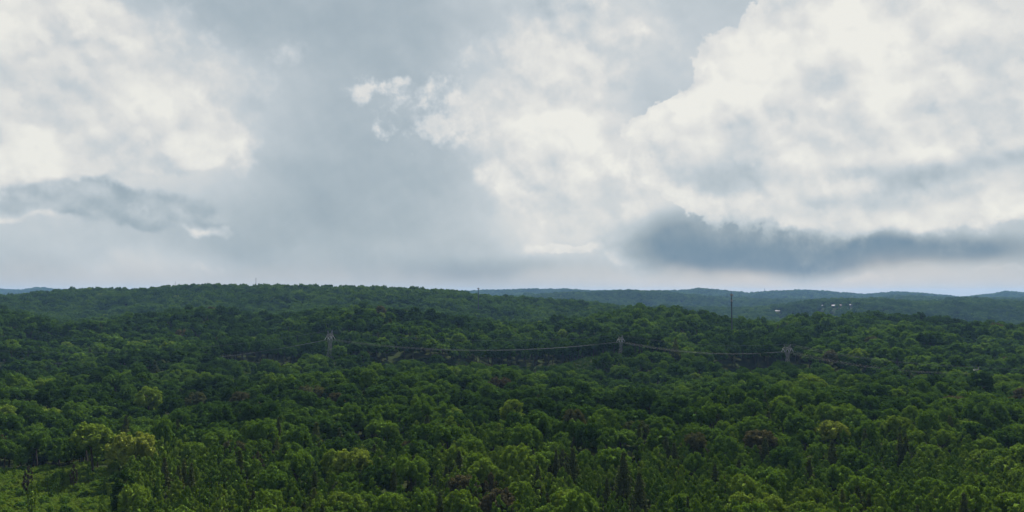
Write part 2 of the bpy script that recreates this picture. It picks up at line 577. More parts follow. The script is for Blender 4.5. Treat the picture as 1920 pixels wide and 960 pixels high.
def crown_lobes(rs, kind):
    """lobes (centre, radius) of a crown about 2 wide, base at z=0; height by kind"""
    L = []
    if kind in ('round', 'tall'):
        H, n = 1.75, 20
        for k in range(n):
            a = k * 2.39996 + rs.uniform(-.4, .4)
            z = 0.12 + 0.88 * ((k + .5) / n) ** 0.8
            w = math.sqrt(max(0.0, 1 - (max(z - .38, 0) / .70) ** 2)) * (0.72 + 0.28 * min(1, z / .3))
            r = rs.uniform(.26, .38)
            q = (w - r * .6) * rs.uniform(.8, 1.12)
            L.append((q * math.cos(a), q * math.sin(a), z * H - r * .75 + .05, r))
        L.append((0, 0, H * .45, .55))
    elif kind == 'broad':
        H, n = 1.35, 24
        for k in range(n):
            a = k * 2.39996 + rs.uniform(-.5, .5)
            z = 0.2 + 0.8 * ((k + .5) / n) ** 0.6
            w = math.sqrt(max(0.0, 1 - (max(z - .45, 0) / .62) ** 2))
            r = rs.uniform(.22, .36)
            q = (w - r * .5) * rs.uniform(.8, 1.2)
            L.append((q * math.cos(a), q * math.sin(a), z * H - r * .7, r))
        L.append((0, 0, H * .45, .55))
        L.append((.3, .2, H * .5, .45))
    elif kind == 'upright':
        H, n = 2.9, 20
        for k in range(n):
            a = k * 2.39996 + rs.uniform(-.5, .5)
            z = (k + .5) / n
            w = 0.95 * math.sin(math.pi * min(1, (0.16 + .84 * z))) ** .65 if z < .95 else .15
            r = rs.uniform(.26, .38) * (1 - .35 * z)
            q = max(0, w - r * .6) * rs.uniform(.85, 1.15)
            L.append((q * math.cos(a), q * math.sin(a), z * (H - .2), r))
        L += [(0, 0, H * .3, .55), (0, 0, H * .55, .45), (0, 0, H * .78, .3)]
    elif kind == 'cone':
        H, n = 2.5, 20
        for k in range(n):
            a = k * 2.39996 + rs.uniform(-.5, .5)
            z = (k + .5) / n
            w = 1.0 * (1 - z) ** .75 * (0.7 + .3 * min(1, z / .15))
            r = rs.uniform(.24, .36) * (1 - .45 * z)
            q = max(0, w - r * .4) * rs.uniform(.85, 1.2)
            L.append((q * math.cos(a), q * math.sin(a), .15 + z * (H - .3), r))
        L += [(0, 0, .6, .55), (0, 0, 1.2, .4), (0, 0, 1.7, .26)]
    elif kind == 'shrub':
        H, n = 1.0, 12
        for k in range(n):
            a = k * 2.39996
            z = (k + .5) / n
            r = rs.uniform(.28, .42)
            q = (1 - z * .6) * .8 * rs.uniform(.6, 1.1)
            L.append((q * math.cos(a), q * math.sin(a), z * .75, r))
        L.append((0, 0, .3, .6))
    return np.array(L)


def lobed_crown(name, seed, kind, nleaf, size, core=True, tilt=0.42, thin=1.0, droop=1.0):
    rs = np.random.RandomState(seed)
    L = crown_lobes(rs, kind)
    # each lobe breaks into smaller clumps that lean outwards and up
    mid = np.array([0, 0, L[:, 2].mean() * .8])
    S_ = []
    for (x, y, z, rr) in L[L[:, 3] < .43]:
        out = unit(np.array([x, y, z]) - mid)
        for q in range(6):
            d = unit(unit(rs.normal(size=3)) + out * .9 + (0, 0, .2))
            S_.append(np.r_[np.array([x, y, z]) + d * rr * rs.uniform(.55, 1.0), rr * rs.uniform(.34, .58)])
    S_ = np.array(S_)
    c, r = S_[:, :3], S_[:, 3]
    p = r ** 2 / (r ** 2).sum()
    pos, nrm = [], []
    got = 0
    while got < nleaf:
        k = rs.choice(len(S_), nleaf, p=p)
        d = unit(rs.normal(size=(nleaf, 3)) + (0, 0, 0.25))
        q = c[k] + d * r[k][:, None] * rs.uniform(.75, 1.12, (nleaf, 1)) * np.array([1, 1, droop])
        dist = np.linalg.norm(q[:, None] - c[None], axis=2) / r[None]
        dist[np.arange(nleaf), k] = 9
        ok = (dist.min(1) > .80) & (q[:, 2] > -.05)
        pos.append(q[ok])
        nrm.append(d[ok])
        got += ok.sum()
    pos, nrm = np.concatenate(pos)[:nleaf], np.concatenate(nrm)[:nleaf]
    nrm = unit(nrm + rs.normal(size=nrm.shape) * tilt)
    parts = [(leaf_quads(rs, pos, nrm, size), np.arange(nleaf * 4).reshape(-1, 4))]
    if core:
        for (x, y, z, rr) in L:
            parts.append((ICO_V * rr * .72 + (x, y, z), ICO_F))
    me = make_mesh(name, parts, M_LEAF)
    me['top'] = float(pos[:, 2].max())
    return me


def pine_crown(name, seed, nleaf, size, bare=0.0):
    """tiers of level boughs with upturned needle tufts, ragged at the tip"""
    rs = np.random.RandomState(seed)
    H = 3.0
    pos, nrm = [], []
    tiers = 15
    for i in range(tiers):
        z = .1 + (H - .2) * i / (tiers - 1)
        w = (1 - (z / H) ** 1.25) * rs.uniform(.75, 1.1) + .06
        nb = rs.randint(5, 8)
        a0 = rs.uniform(0, 6.28)
        for b in range(nb):
            a = a0 + b * 6.283 / nb + rs.uniform(-.3, .3)
            ln = w * rs.uniform(.65, 1.15)
            m = max(4, int(nleaf / (tiers * 6.0) * (.35 + ln)))
            tt = rs.uniform(.1, 1, m) ** .7
            sp = rs.normal(size=m) * .10 * (0.4 + ln)
            pos.append(np.stack([ln * tt * math.cos(a) - sp * math.sin(a), ln * tt * math.sin(a) + sp * math.cos(a),
                                 z + tt * ln * rs.uniform(-.12, .16) + rs.normal(size=m) * .035], 1))
            nrm.append(np.stack([np.full(m, .35 * math.cos(a)), np.full(m, .35 * math.sin(a)), np.ones(m)], 1))
    pos, nrm = np.concatenate(pos), np.concatenate(nrm)
    nrm = unit(unit(nrm) + rs.normal(size=nrm.shape) * .55)
    n = len(pos)
    parts = [(leaf_quads(rs, pos, nrm, size), np.arange(n * 4).reshape(-1, 4))]
    me = make_mesh(name, parts, M_NEEDLE)
    me['top'] = float(pos[:, 2].max())
    return me


def tube(pts, rad, sides=6):
    """a tapered tube through the points"""
    pts = np.array(pts, float)
    V, Fq = [], []
    for i, p in enumerate(pts):
        d = unit(pts[min(i + 1, len(pts) - 1)] - pts[max(i - 1, 0)])
        u = np.cross(d, (0, 1, 0) if abs(d[1]) < .9 else (1, 0, 0))
        u = unit(u)
        v = np.cross(d, u)
        for k in range(sides):
            a = 2 * math.pi * k / sides
            V.append(p + (u * math.cos(a) + v * math.sin(a)) * rad[i])
    for i in range(len(pts) - 1):
        for k in range(sides):
            Fq.append((i * sides + k, i * sides + (k + 1) % sides, (i + 1) * sides + (k + 1) % sides, (i + 1) * sides + k))
    return np.array(V), np.array(Fq)


def trunk_mesh(name, seed, H, crown_base, rad, limbs=7, straight=False):
    """tapered trunk with limbs reaching into a crown of unit half width"""
    rs = np.random.RandomState(seed)
    lean = rs.normal(size=2) * (.02 if straight else .06)
    top = H * (.96 if straight else .8)
    z = np.linspace(-.12, top, 6)
    P = np.stack([lean[0] * z + .03 * np.sin(z * 2), lean[1] * z + .03 * np.cos(z * 2.3), z], 1)
    R = rad * (1.25 - 1.1 * (z + .12) / (top + .12))
    R[0] *= 1.35
    parts = [tube(P, R, 7)]
    for k in range(limbs):
        a = k * 2.4 + rs.uniform(-.3, .3)
        zb = crown_base + (top - crown_base) * (k + .2) / limbs
        b = np.array([lean[0] * zb, lean[1] * zb, zb])
        ln = rs.uniform(.5, .8) * (1.0 if not straight else .8 * (1.15 - zb / H))
        rise = rs.uniform(.35, .8) * (1 if not straight else .15)
        q = [b, b + np.array([math.cos(a), math.sin(a), rise]) * ln * .5, b + np.array([math.cos(a + .15), math.sin(a + .15), rise * 1.15]) * ln]
        parts.append(tube(q, [rad * .42, rad * .28, rad * .1], 5))
    return make_mesh(name, parts, M_BARK)


# ---- shapes: near (fine leaves) and far (coarse leaves) versions of each, unit half width
# shape: crown height (units), trunk clear height (units)
NEAR, FAR = {}, {}
SHAPES = [('round', 5), ('broad', 3), ('upright', 5), ('cone', 3), ('pine', 3), ('shrub', 2), ('tall', 2)]
for kind, n in SHAPES:
    for k in range(n):
        sd = 100 + 17 * k + 1000 * ['round', 'broad', 'upright', 'cone', 'pine', 'shrub', 'tall'].index(kind)
        key = (kind, k)
        if kind == 'pine':
            NEAR[key] = pine_crown("pine_crown", sd, 1500, .20)
            FAR[key] = pine_crown("pine_crown_far", sd, 420, .34)
        elif kind == 'shrub':
            NEAR[key] = lobed_crown("shrub_crown", sd, kind, 700, .19)
            FAR[key] = NEAR[key]
        else:
            nl = 3000
            NEAR[key] = lobed_crown("tree_crown", sd, kind, nl, .118)
            FAR[key] = lobed_crown("tree_crown_far", sd, kind, 520, .27)
CLEAR = {'round': 1.15, 'broad': 1.1, 'upright': .9, 'cone': .8, 'pine': .5, 'shrub': 0.0, 'tall': 1.7}
CH = {'round': 1.75, 'broad': 1.35, 'upright': 2.9, 'cone': 2.5, 'pine': 3.0, 'shrub': 1.0, 'tall': 1.75}
TRUNKS = {}
for kind, n in SHAPES:
    for k in range(2):
        TRUNKS[(kind, k)] = trunk_mesh("tree_trunk", 50 + k, CH[kind] + CLEAR[kind], CLEAR[kind] + .1, {'pine': .05, 'upright': .07, 'cone': .07}.get(kind, .085),
                                       limbs=8 if kind == 'pine' else 7, straight=kind == 'pine')

# far trees used by the mass of the forest: trunk and crown in one mesh, in a collection outside the scene
def joined(name, crown, trunk, lift):
    me = bpy.data.meshes.new(name)
    bm = bmesh.new()
    bm.from_mesh(crown)
    bmesh.ops.translate(bm, verts=bm.verts, vec=(0, 0, lift))
    nf = len(bm.faces)
    bm.from_mesh(trunk)
    bm.faces.ensure_lookup_table()
    for f in bm.faces[nf:]:
        f.material_index = 1
    bm.to_mesh(me)
    bm.free()
    me.materials.append(crown.materials[0])
    me.materials.append(M_BARK)
    return me


def shape_collection(cname, src, with_trunk=True):
    col = bpy.data.collections.new(cname)
    order = {}
    for i, key in enumerate(sorted(src)):
        kind, k = key
        me = joined("shape", src[key], TRUNKS[(kind, k % 2)], CLEAR[kind]) if kind != 'shrub' else src[key]
        o = bpy.data.objects.new("%s_%02d" % (cname, i), me)
        col.objects.link(o)
        order[key] = i
    return col, order


COL_NEAR, ORD = shape_collection("near_tree_shapes", NEAR)
COL_FAR, _ = shape_collection("far_tree_shapes", FAR)


def scatter_object(name, pts, rot, scl, idx, tone, col):
    """one mass of many plants: points that carry turn, size, shape and tone"""
    n = len(pts)
    me = bpy.data.meshes.new(name)
    me.vertices.add(n)
    me.vertices.foreach_set('co', np.asarray(pts, np.float32).ravel())
    for nm, ty, arr in (('turn', 'FLOAT_VECTOR', rot), ('size', 'FLOAT_VECTOR', scl), ('shape', 'INT', idx), ('tone', 'FLOAT', tone)):
        at_ = me.attributes.new(nm, ty, 'POINT')
        arr = np.asarray(arr, np.int32 if ty == 'INT' else np.float32)
        at_.data.foreach_set('vector' if ty == 'FLOAT_VECTOR' else 'value', arr.ravel())
    o = link_mesh(name, me)
    ng = bpy.data.node_groups.new(name + "_scatter", 'GeometryNodeTree')
    ng.interface.new_socket('Geometry', in_out='INPUT', socket_type='NodeSocketGeometry')
    ng.interface.new_socket('Geometry', in_out='OUTPUT', socket_type='NodeSocketGeometry')
    gi, go = ng.nodes.new('NodeGroupInput'), ng.nodes.new('NodeGroupOutput')
    ci = ng.nodes.new('GeometryNodeCollectionInfo')
    ci.inputs['Collection'].default_value = col
    ci.inputs['Separate Children'].default_value = True
    ci.inputs['Reset Children'].default_value = True
    ip = ng.nodes.new('GeometryNodeInstanceOnPoints')
    ip.inputs['Pick Instance'].default_value = True
    def named(nm, ty):
        a = ng.nodes.new('GeometryNodeInputNamedAttribute')
        a.data_type = ty
        a.inputs['Name'].default_value = nm
        return a.outputs[0]
    L = ng.links.new
    L(gi.outputs[0], ip.inputs['Points'])
    L(ci.outputs[0], ip.inputs['Instance'])
    L(named('shape', 'INT'), ip.inputs['Instance Index'])
    e2r = ng.nodes.new('FunctionNodeEulerToRotation')
    L(named('turn', 'FLOAT_VECTOR'), e2r.inputs[0])
    L(e2r.outputs[0], ip.inputs['Rotation'])
    L(named('size', 'FLOAT_VECTOR'), ip.inputs['Scale'])
    L(ip.outputs[0], go.inputs[0])
    md = o.modifiers.new("scatter", 'NODES')
    md.node_group = ng
    return o


# ================================================================ where trees stand
RS = np.random.RandomState(2024)


def jitter_grid(y0, y1, step, margin=1.22):
    """loose even spread of points over the wedge in view between two depths"""
    half = margin * 960.0 / F
    ys = np.arange(y0, y1, step)
    out = []
    for k, y in enumerate(ys):
        w = half * y + 20
        xs = np.arange(-w, w, step) + (step * .5 if k % 2 else 0)
        out.append(np.stack([xs + RS.uniform(-.42, .42, len(xs)) * step, y + RS.uniform(-.42, .42, len(xs)) * step], 1))
    return np.concatenate(out)


# what a viewpoint near the camera can see of the canopy
_cols = np.linspace(-350, 2250, 521)
_Y = np.concatenate([np.arange(150, 1400, 10), np.arange(1400, 9500, 25)])
_CC, _YY = np.meshgrid(_cols, _Y, indexing='ij')
_ang = (ground_rel((_CC - 960) / F * _YY, _YY) + CAN) / _YY
_run = np.maximum.accumulate(_ang, axis=1)


def seen(p, slack):
    col = np.clip((960 + F * p[:, 0] / p[:, 1]), -349, 2249)
    ci = np.round((col + 350) / 5.0).astype(int)
    yi = np.clip(np.searchsorted(_Y, p[:, 1] * 0.985) - 1, 0, len(_Y) - 1)
    top = (ground_rel(p[:, 0], p[:, 1]) + CAN + slack) / p[:, 1]
    return top > _run[ci, yi]


def column(p):
    return 960 + F * p[:, 0] / p[:, 1]


def clearing_left(p):
    """open, brushy ground in the lower left corner (1 inside)"""
    c = column(p)
    d = p[:, 1] + 10 * fbm(p[:, 0] / 18.0, p[:, 1] / 18.0, 2) * 2
    return (c < 255 + 25 * fbm(p[:, 1] / 9.0, p[:, 0] / 9.0, 2)) & (c > -200) & (d < 372) & (d > 195)


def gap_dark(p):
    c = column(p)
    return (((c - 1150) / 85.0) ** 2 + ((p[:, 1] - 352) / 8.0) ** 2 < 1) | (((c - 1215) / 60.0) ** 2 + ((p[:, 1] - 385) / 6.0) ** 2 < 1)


W_LINE = prof([(-300, 16), (380, 18), (430, 40), (480, 66), (560, 60), (640, 46), (700, 30), (820, 28), (900, 34), (960, 62), (1020, 54), (1100, 50), (1180, 46), (1240, 22), (1340, 34), (1380, 66), (1480, 58),
               (1520, 18), (1750, 16), (1800, 20), (1840, 24), (1900, 16), (2300, 16)])


N_LINE = prof([(-300, .4), (420, .5), (460, .85), (560, .85), (592, -.1), (655, -.1), (720, .3), (900, .5), (950, .85), (1090, .8), (1130, .3), (1200, .2), (1340, .4), (1375, .85), (1445, .85), (1462, .35), (1500, .3), (2300, .3)])     # how far the cut reaches on the near side


def corridor(p):
    c = column(p)
    d = p[:, 1] - LINE_D(c)
    w = W_LINE(c)
    return (d > -w * N_LINE(c)) & (d < w)


HOUSE_SPOTS = [(1456, 2950), (1540, 2850), (1562, 2820), (1575, 2840), (1595, 2815)]


def near_houses(p):
    r = np.zeros(len(p), bool)
    c = column(p)
    for (hc, hd) in HOUSE_SPOTS:
        r |= (np.abs(c - hc) < 5.5) & (p[:, 1] > hd - 120) & (p[:, 1] < hd + 16)
    return r


def tone_at(p, n):
    """species patches, contrast raised to suggest sunlit patches: darker oak woods in the middle distance, young bright poplar woods in front"""
    x, y = p[:, 0], p[:, 1]
    c = column(p)
    patch = fbm(x / 70.0 + 9, y / 110.0, 3)
    bright = smooth01((470 - y) / 190.0)
    right = smooth01((c - 1150) / 500.0) * smooth01((700 - y) / 200.0)
    t = .22 + .33 * bright + .11 * right + .34 * patch + RS.normal(size=n) * .10  # stronger patch and front tones also stand in for patches of sun
    far = smooth01((y - 900) / 500.0)
    t = t * (1 - far) + (.27 + .16 * patch + RS.normal(size=n) * .06) * far
    t = np.clip(t, 0.02, .66)
    u = RS.rand(n)
    t = np.where((u < .010 * (1 - far * .7)), RS.uniform(.66, .76, n), t)
    t = np.where((u > .992) & (far < .5), RS.uniform(.90, .97, n), t)
    return t


def choose_kind(p, n):
    y = p[:, 1]
    u = RS.rand(n)
    br = smooth01((480 - y) / 160.0)
    kinds = np.empty(n, object)
    pr_up = .60 * br + .07
    pr_cone = .16 * br + .04
    pr_pine = .05 * br + .012
    pr_broad = .16
    a = np.cumsum(np.stack([pr_up, pr_cone, pr_pine, pr_broad * np.ones(n)]), 0)
    kinds[:] = 'round'
    kinds[u < a[3]] = 'broad'
    kinds[u < a[2]] = 'pine'
    kinds[u < a[1]] = 'cone'
    kinds[u < a[0]] = 'upright'
    return kinds


NK = dict(SHAPES)


def sizes(kinds, y):
    n = len(kinds)
    w = np.empty(n)
    h = np.empty(n)
    for i, k in enumerate(kinds):
        if k == 'round':
            w[i] = RS.uniform(2.9, 5.4); h[i] = RS.uniform(.75, 1.3)
        elif k == 'broad':
            w[i] = RS.uniform(3.8, 6.4); h[i] = RS.uniform(.8, 1.2)
        elif k == 'upright':
            w[i] = RS.uniform(2.0, 3.4); h[i] = RS.uniform(.95, 1.35)
        elif k == 'cone':
            w[i] = RS.uniform(2.2, 3.6); h[i] = RS.uniform(.9, 1.25)
        elif k == 'pine':
            w[i] = RS.uniform(2.6, 4.0); h[i] = RS.uniform(1.0, 1.35)
        else:
            w[i] = RS.uniform(1.2, 2.6); h[i] = RS.uniform(.7, 1.2)
    return w, h


def thin_out(p, w, keep_first=0, f=.74):
    """drop plants that crowd an earlier one (grid hash)"""
    cell = 8.0
    H, ok = {}, np.zeros(len(p), bool)
    for i in range(len(p)):
        x, y, r = p[i, 0], p[i, 1], w[i]
        cx, cy = int(x // cell), int(y // cell)
        good = True
        if i >= keep_first:
            for ax in (-1, 0, 1):
                for ay in (-1, 0, 1):
                    for j in H.get((cx + ax, cy + ay), ()):
                        m = (r + w[j]) * f
                        if (p[j, 0] - x) ** 2 + (p[j, 1] - y) ** 2 < m * m:
                            good = False
                            break
                    if not good: break
                if not good: break
        if good:
            ok[i] = True
            H.setdefault((cx, cy), []).append(i)
    return ok


def locate(col, row, h):
    """ground point on a bearing where something h tall tops out at picture row `row`"""
    Y = np.arange(170.0, 1500.0, 1.0)
    X = (col - 960.0) / F * Y
    r = HY - (ground_rel(X, Y) + h) / Y * F
    k = int(np.argmax(r <= row))
    return X[k], Y[k]


# trees that stand out by themselves: kind, bearing column, top row, width (picture units), tone, label
MARKS = [
    ('broad', 183, 796, 72, .72, "large yellow-green spreading tree above the brushy clearing"),
    ('broad', 256, 812, 74, .82, "pale yellow feathery tree right of the brushy clearing"),
    ('round', 284, 727, 46, .70, "small bright yellow-green crown alone among dark woods at left"),
    ('round', 628, 838, 46, .70, "yellow-green tree at the left of the pale clump, lower middle"),
    ('broad', 664, 842, 58, .78, "pale yellow-green tree with lumpy crown in the lower middle"),
    ('round', 640, 920, 44, .71, "yellow-green leafy tree at the bottom edge, left of the deep dark oak"),
    ('round', 668, 926, 40, .67, "lime-tinged tree touching the bottom edge beside the deep dark oak"),
    ('broad', 712, 872, 62, .06, "very dark rounded oak in the lower middle, blackish green"),
    ('round', 690, 920, 38, .48, "compact bright green round tree in front of the very dark oak"),
    ('round', 1064, 916, 56, .73, "lime yellow tree at the bottom edge, right of centre"),
    ('round', 1388, 922, 56, .73, "left half of the lime yellow pair at the bottom edge"),
    ('round', 1440, 926, 56, .74, "right half of the lime yellow pair at the bottom edge"),
    ('round', 1520, 938, 44, .68, "smaller lime tree at the bottom edge right of the lime yellow pair"),
    ('broad', 1556, 790, 50, .80, "pale greyish-yellow tree in the middle of the right woods"),
    ('round', 575, 942, 30, .76, "small yellow tree peeking in at the bottom edge"),
    ('pine', 1072, 838, 42, .90, "dark ragged pine left of the dark gap"),
    ('pine', 1167, 846, 50, .905, "broad dark pine standing in front of the dark gap"),
    ('pine', 1196, 884, 48, .91, "grey-green pine below the dark gap"),
    ('pine', 862, 842, 34, .905, "greyish pine with level boughs at lower centre"),
    ('pine', 1600, 905, 44, .90, "dark pine near the bottom edge in the right woods"),
    ('pine', 640, 800, 30, .90, "small dark pine above the pale yellow clump"),
    ('round', 765, 826, 32, .97, "brown-leaved tree among green ones at lower centre"),
    ('upright', 790, 864, 20, 1.0, "narrow reddish-brown tree at lower centre"),
    ('broad', 872, 890, 52, .955, "dull brown spreading tree at lower centre"),
    ('broad', 935, 918, 60, .975, "dark brown wide tree at the bottom centre"),
    ('round', 905, 935, 40, .97, "dark brown rounded tree on the bottom edge, centre"),
    ('upright', 782, 786, 24, .66, "lime upright tree standing over the bright poplar group"),
    ('upright', 846, 778, 34, .66, "tallest lime upright tree in the bright poplar group"),
    ('upright', 822, 790, 26, .60, "bright slim tree left of the tallest lime one"),
    ('upright', 880, 784, 26, .58, "fresh green slim tree right of the tallest lime one"),
    ('upright', 908, 790, 24, .57, "bright slim poplar in the middle of its group"),
    ('cone', 936, 792, 30, .74, "yellowish pointed tree at the right end of the bright poplars"),
    ('broad', 938, 708, 40, 1.0, "purplish-brown dead-leaved tree in the middle woods"),
    ('upright', 243, 876, 46, .07, "tall black-green tree at the right edge of the brushy clearing"),
    ('upright', 148, 866, 13, 1.0, "thin brown dead tree standing in the brushy clearing"),
    ('upright', 64, 870, 15, 1.0, "dark brown dead tree by the left of the brushy clearing"),
    ('upright', 12, 812, 26, .99, "brown withered tree at the left edge"),
    ('round', 1884, 670, 24, .955, "pinkish-brown tree on the right slope"),
    ('broad', 444, 826, 44, .93, "brownish-green spreading tree in the lower left woods"),
    ('broad', 1420, 806, 48, .95, "brownish tree beside a dark gap in the right woods"),
    ('round', 1075, 768, 44, .93, "olive-brown tree up from the dark gap"),
    ('round', 960, 750, 46, .72, "olive-yellow tree in the middle woods"),
    ('broad', 1520, 706, 44, .70, "yellow-topped wide tree in the right middle distance"),
    ('broad', 1890, 925, 70, .62, "bright green wide tree in the lower right corner"),
    ('pine', 1430, 722, 28, .90, "dark pointed pine in the right middle distance"),
]
mk_p, mk_w, mk_h, mk_k, mk_t, mk_l = [], [], [], [], [], []
for kind, col, row, wpx, tone, lab in MARKS:
    hs = {'upright': 1.15, 'pine': 1.15}.get(kind, 1.0)
    w = wpx / F * 300 / 2
    for it in range(6):
        X, Y = locate(col, row, (CH[kind] + CLEAR[kind]) * hs * w)
        w = wpx / F * Y / 2
    if wpx < 16:
        hs = 1.9
        X, Y = locate(col, row, (CH[kind] + CLEAR[kind]) * hs * w)
    mk_p.append((X, Y)); mk_w.append(w); mk_h.append(hs); mk_k.append(kind); mk_t.append(tone); mk_l.append(lab)
NM = len(MARKS)

# ---- all other trees of the near woods and the middle hill
pn = jitter_grid(165, 480, 4.1)
pm = jitter_grid(480, 1420, 7.6)
P = np.concatenate([pn, pm])
kinds = choose_kind(P, len(P))
w, h = sizes(kinds, P[:, 1])
w *= np.interp(P[:, 1], [260, 330, 460, 600, 1000, 1300], [.90, .94, 1.12, 1.38, 1.42, 1.42])
h *= np.interp(P[:, 1], [260, 330, 460, 600], [1.12, 1.08, .96, .82])
order = np.argsort(-w * RS.uniform(.1, 1.0, len(P)))          # loosely big trees first, small ones fill in
P, kinds, w, h = P[order], kinds[order], w[order], h[order]
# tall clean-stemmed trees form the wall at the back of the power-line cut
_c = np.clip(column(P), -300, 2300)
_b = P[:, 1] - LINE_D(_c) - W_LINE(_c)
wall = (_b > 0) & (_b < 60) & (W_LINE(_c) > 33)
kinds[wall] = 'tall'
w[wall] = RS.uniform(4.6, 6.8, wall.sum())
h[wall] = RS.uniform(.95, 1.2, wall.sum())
bad = clearing_left(P) | gap_dark(P) | corridor(P)
open_ = clearing_left(P)
slim = open_ & (RS.rand(len(P)) < .022)                        # slim survivors standing in the open corner
kinds[slim] = 'upright'
w[slim] = RS.uniform(.9, 1.7, slim.sum())
h[slim] = RS.uniform(1.6, 2.3, slim.sum())
bad &= ~slim
P, kinds, w, h = P[~bad], kinds[~bad], w[~bad], h[~bad]
P = np.concatenate([np.array(mk_p), P])
kinds = np.concatenate([np.array(mk_k, object), kinds])
w = np.concatenate([mk_w, w])
h = np.concatenate([mk_h, h])
ok = thin_out(P, w, keep_first=NM)
P, kinds, w, h = P[ok], kinds[ok], w[ok], h[ok]
vis = seen(P, 9.0)
vis[:NM] = True
P, kinds, w, h = P[vis], kinds[vis], w[vis], h[vis]
tone = tone_at(P, len(P))
tone[kinds == 'pine'] = RS.uniform(.885, .915, (kinds == 'pine').sum())
tone[kinds == 'tall'] = RS.uniform(.05, .22, (kinds == 'tall').sum())  # wall trees' leaf colour darkened, painting in the shade behind the cut
tone[:NM] = mk_t
h[:NM] = mk_h
Z = ground(P[:, 0], P[:, 1])
ROT = RS.uniform(0, 6.283, len(P))
VAR = np.array([RS.randint(NK[k]) for k in kinds])
TOPH = np.array([(CH[k] * hh + CLEAR[k] * hh) * ww for k, ww, hh in zip(kinds, w, h)])
COLS = column(P)
ROWS = HY - (Z - EYE + TOPH * .75) / P[:, 1] * F

# ---- the ones that show largest are trees of their own
in_view = (COLS > -25) & (COLS < 1945) & (HY - (Z - EYE + TOPH) / P[:, 1] * F < 955)
single = np.zeros(len(P), bool)
single[:NM] = True
px_size = w / P[:, 1]
for grp, cap in ((('round', 'broad', 'cone'), 300), (('upright',), 290), (('pine',), 90)):
    m = np.isin(kinds, grp) & in_view & ~single
    cand = np.where(m & (P[:, 1] < 480))[0]
    cand = cand[np.argsort(P[cand, 1])][:cap - int((np.isin(kinds[:NM], grp)).sum())]
    single[cand] = True

TONE_W = [(.09, 'blackish green'), (.17, 'dark green'), (.25, 'deep green'), (.33, 'mid green'), (.42, 'fresh green'), (.52, 'bright green'), (.67, 'vivid green'),
          (.77, 'yellow-green'), (.87, 'pale yellow'), (.935, 'grey-green'), (.97, 'dull brown'), (2, 'dark brown')]
SHAPE_W = {'round': 'round-crowned tree', 'broad': 'wide-crowned tree', 'upright': 'slim upright tree', 'cone': 'pointed-crown tree', 'pine': 'ragged pine'}
KIND_NAME = {'round': 'broadleaf_tree', 'broad': 'broadleaf_tree', 'cone': 'broadleaf_tree', 'upright': 'slim_tree', 'pine': 'pine_tree'}
KIND_GROUP = {'round': 'broad-crowned trees at the front of the woods', 'broad': 'broad-crowned trees at the front of the woods', 'cone': 'broad-crowned trees at the front of the woods',
              'upright': 'slim upright trees at the front of the woods', 'pine': 'pines scattered through the woods'}
SHORT = [
    'the large yellow-green clearing tree',
    'the pale feathery yellow tree',
    'the lone bright crown at left',
    "the clump's left yellow-green tree",
    'the lumpy pale yellow-green tree',
    'the bottom-edge yellow-green tree',
    'the lime-tinged bottom-edge tree',
    'the very dark oak',
    'the compact bright round tree',
    'the lime tree right of centre',
    "the lime pair's left half",
    "the lime pair's right half",
    'the smaller lime tree',
    'the pale greyish-yellow tree',
    'the small peeking yellow tree',
    "the gap's left pine",
    "the gap's broad dark pine",
    'the grey-green gap pine',
    'the level-boughed greyish pine',
    'the bottom-edge dark pine',
    "the pale clump's small pine",
    'the brown-leaved tree',
    'the narrow reddish-brown tree',
    'the dull brown spreading tree',
    'the dark brown wide tree',
    'the dark brown rounded tree',
    "the poplar group's leftmost lime tree",
    'the tallest lime poplar',
    'the slim tree left of the tallest poplar',
    'the slim tree right of the tallest poplar',
    'the middle bright poplar',
    'the yellowish pointed tree',
    'the purplish-brown dead tree',
    'the tall black-green clearing tree',
    'the thin brown dead tree',
    'the dark brown dead tree',
    'the withered left-edge tree',
    'the pinkish-brown slope tree',
    'the brownish-green spreading tree',
    'the brownish gap-side tree',
    'the olive-brown tree',
    'the olive-yellow tree',
    'the yellow-topped wide tree',
    'the wide lower-right corner tree',
    'the far pointed pine',
]
ORDW = ['', 'second ', 'third ', 'fourth ', 'fifth ', 'sixth ', 'seventh ', 'eighth ', 'ninth ', 'tenth ', 'eleventh ', 'twelfth ', 'thirteenth ', 'fourteenth ', 'fifteenth ', 'sixteenth ', 'seventeenth ', 'eighteenth ', 'nineteenth ', 'twentieth ', 'twenty-first ', 'twenty-second ', 'twenty-third ',
        'twenty-fourth ', 'twenty-fifth ', 'twenty-sixth ', 'twenty-seventh ', 'twenty-eighth ', 'twenty-ninth ', 'thirtieth ']
LABEL = dict(enumerate(mk_l))


def name_trees():
    """each tree by its look and its place from the nearest outstanding tree, counted outwards"""
    count = {}
    todo = [i for i in np.where(single)[0] if i >= NM]
    ref = []
    for i in todo:
        d2 = (COLS[:NM] - COLS[i]) ** 2 + ((ROWS[:NM] - ROWS[i]) * 1.6) ** 2
        m = int(np.argmin(d2))
        ref.append((d2[m], i, m))
    for d2, i, m in sorted(ref):
        dx_, dy_ = COLS[i] - COLS[m], ROWS[i] - ROWS[m]
        if abs(dx_) > 1.3 * abs(dy_):
            rel = 'left of ' if dx_ < 0 else 'right of '
        else:
            rel = 'behind ' if dy_ < 0 else 'in front of '
        tw = [nm for lim, nm in TONE_W if tone[i] <= lim][0]
        tail = tw + ' ' + SHAPE_W[kinds[i]] + ' ' + rel + SHORT[m]
        k = count.get(tail, 0)
        count[tail] = k + 1
        LABEL[i] = (('first ' + tail) if k == 0 else ORDW[min(k, 29)] + tail)
    for i in todo:
        if LABEL[i].startswith('first ') and count[LABEL[i][6:]] == 1:
            LABEL[i] = LABEL[i][6:]


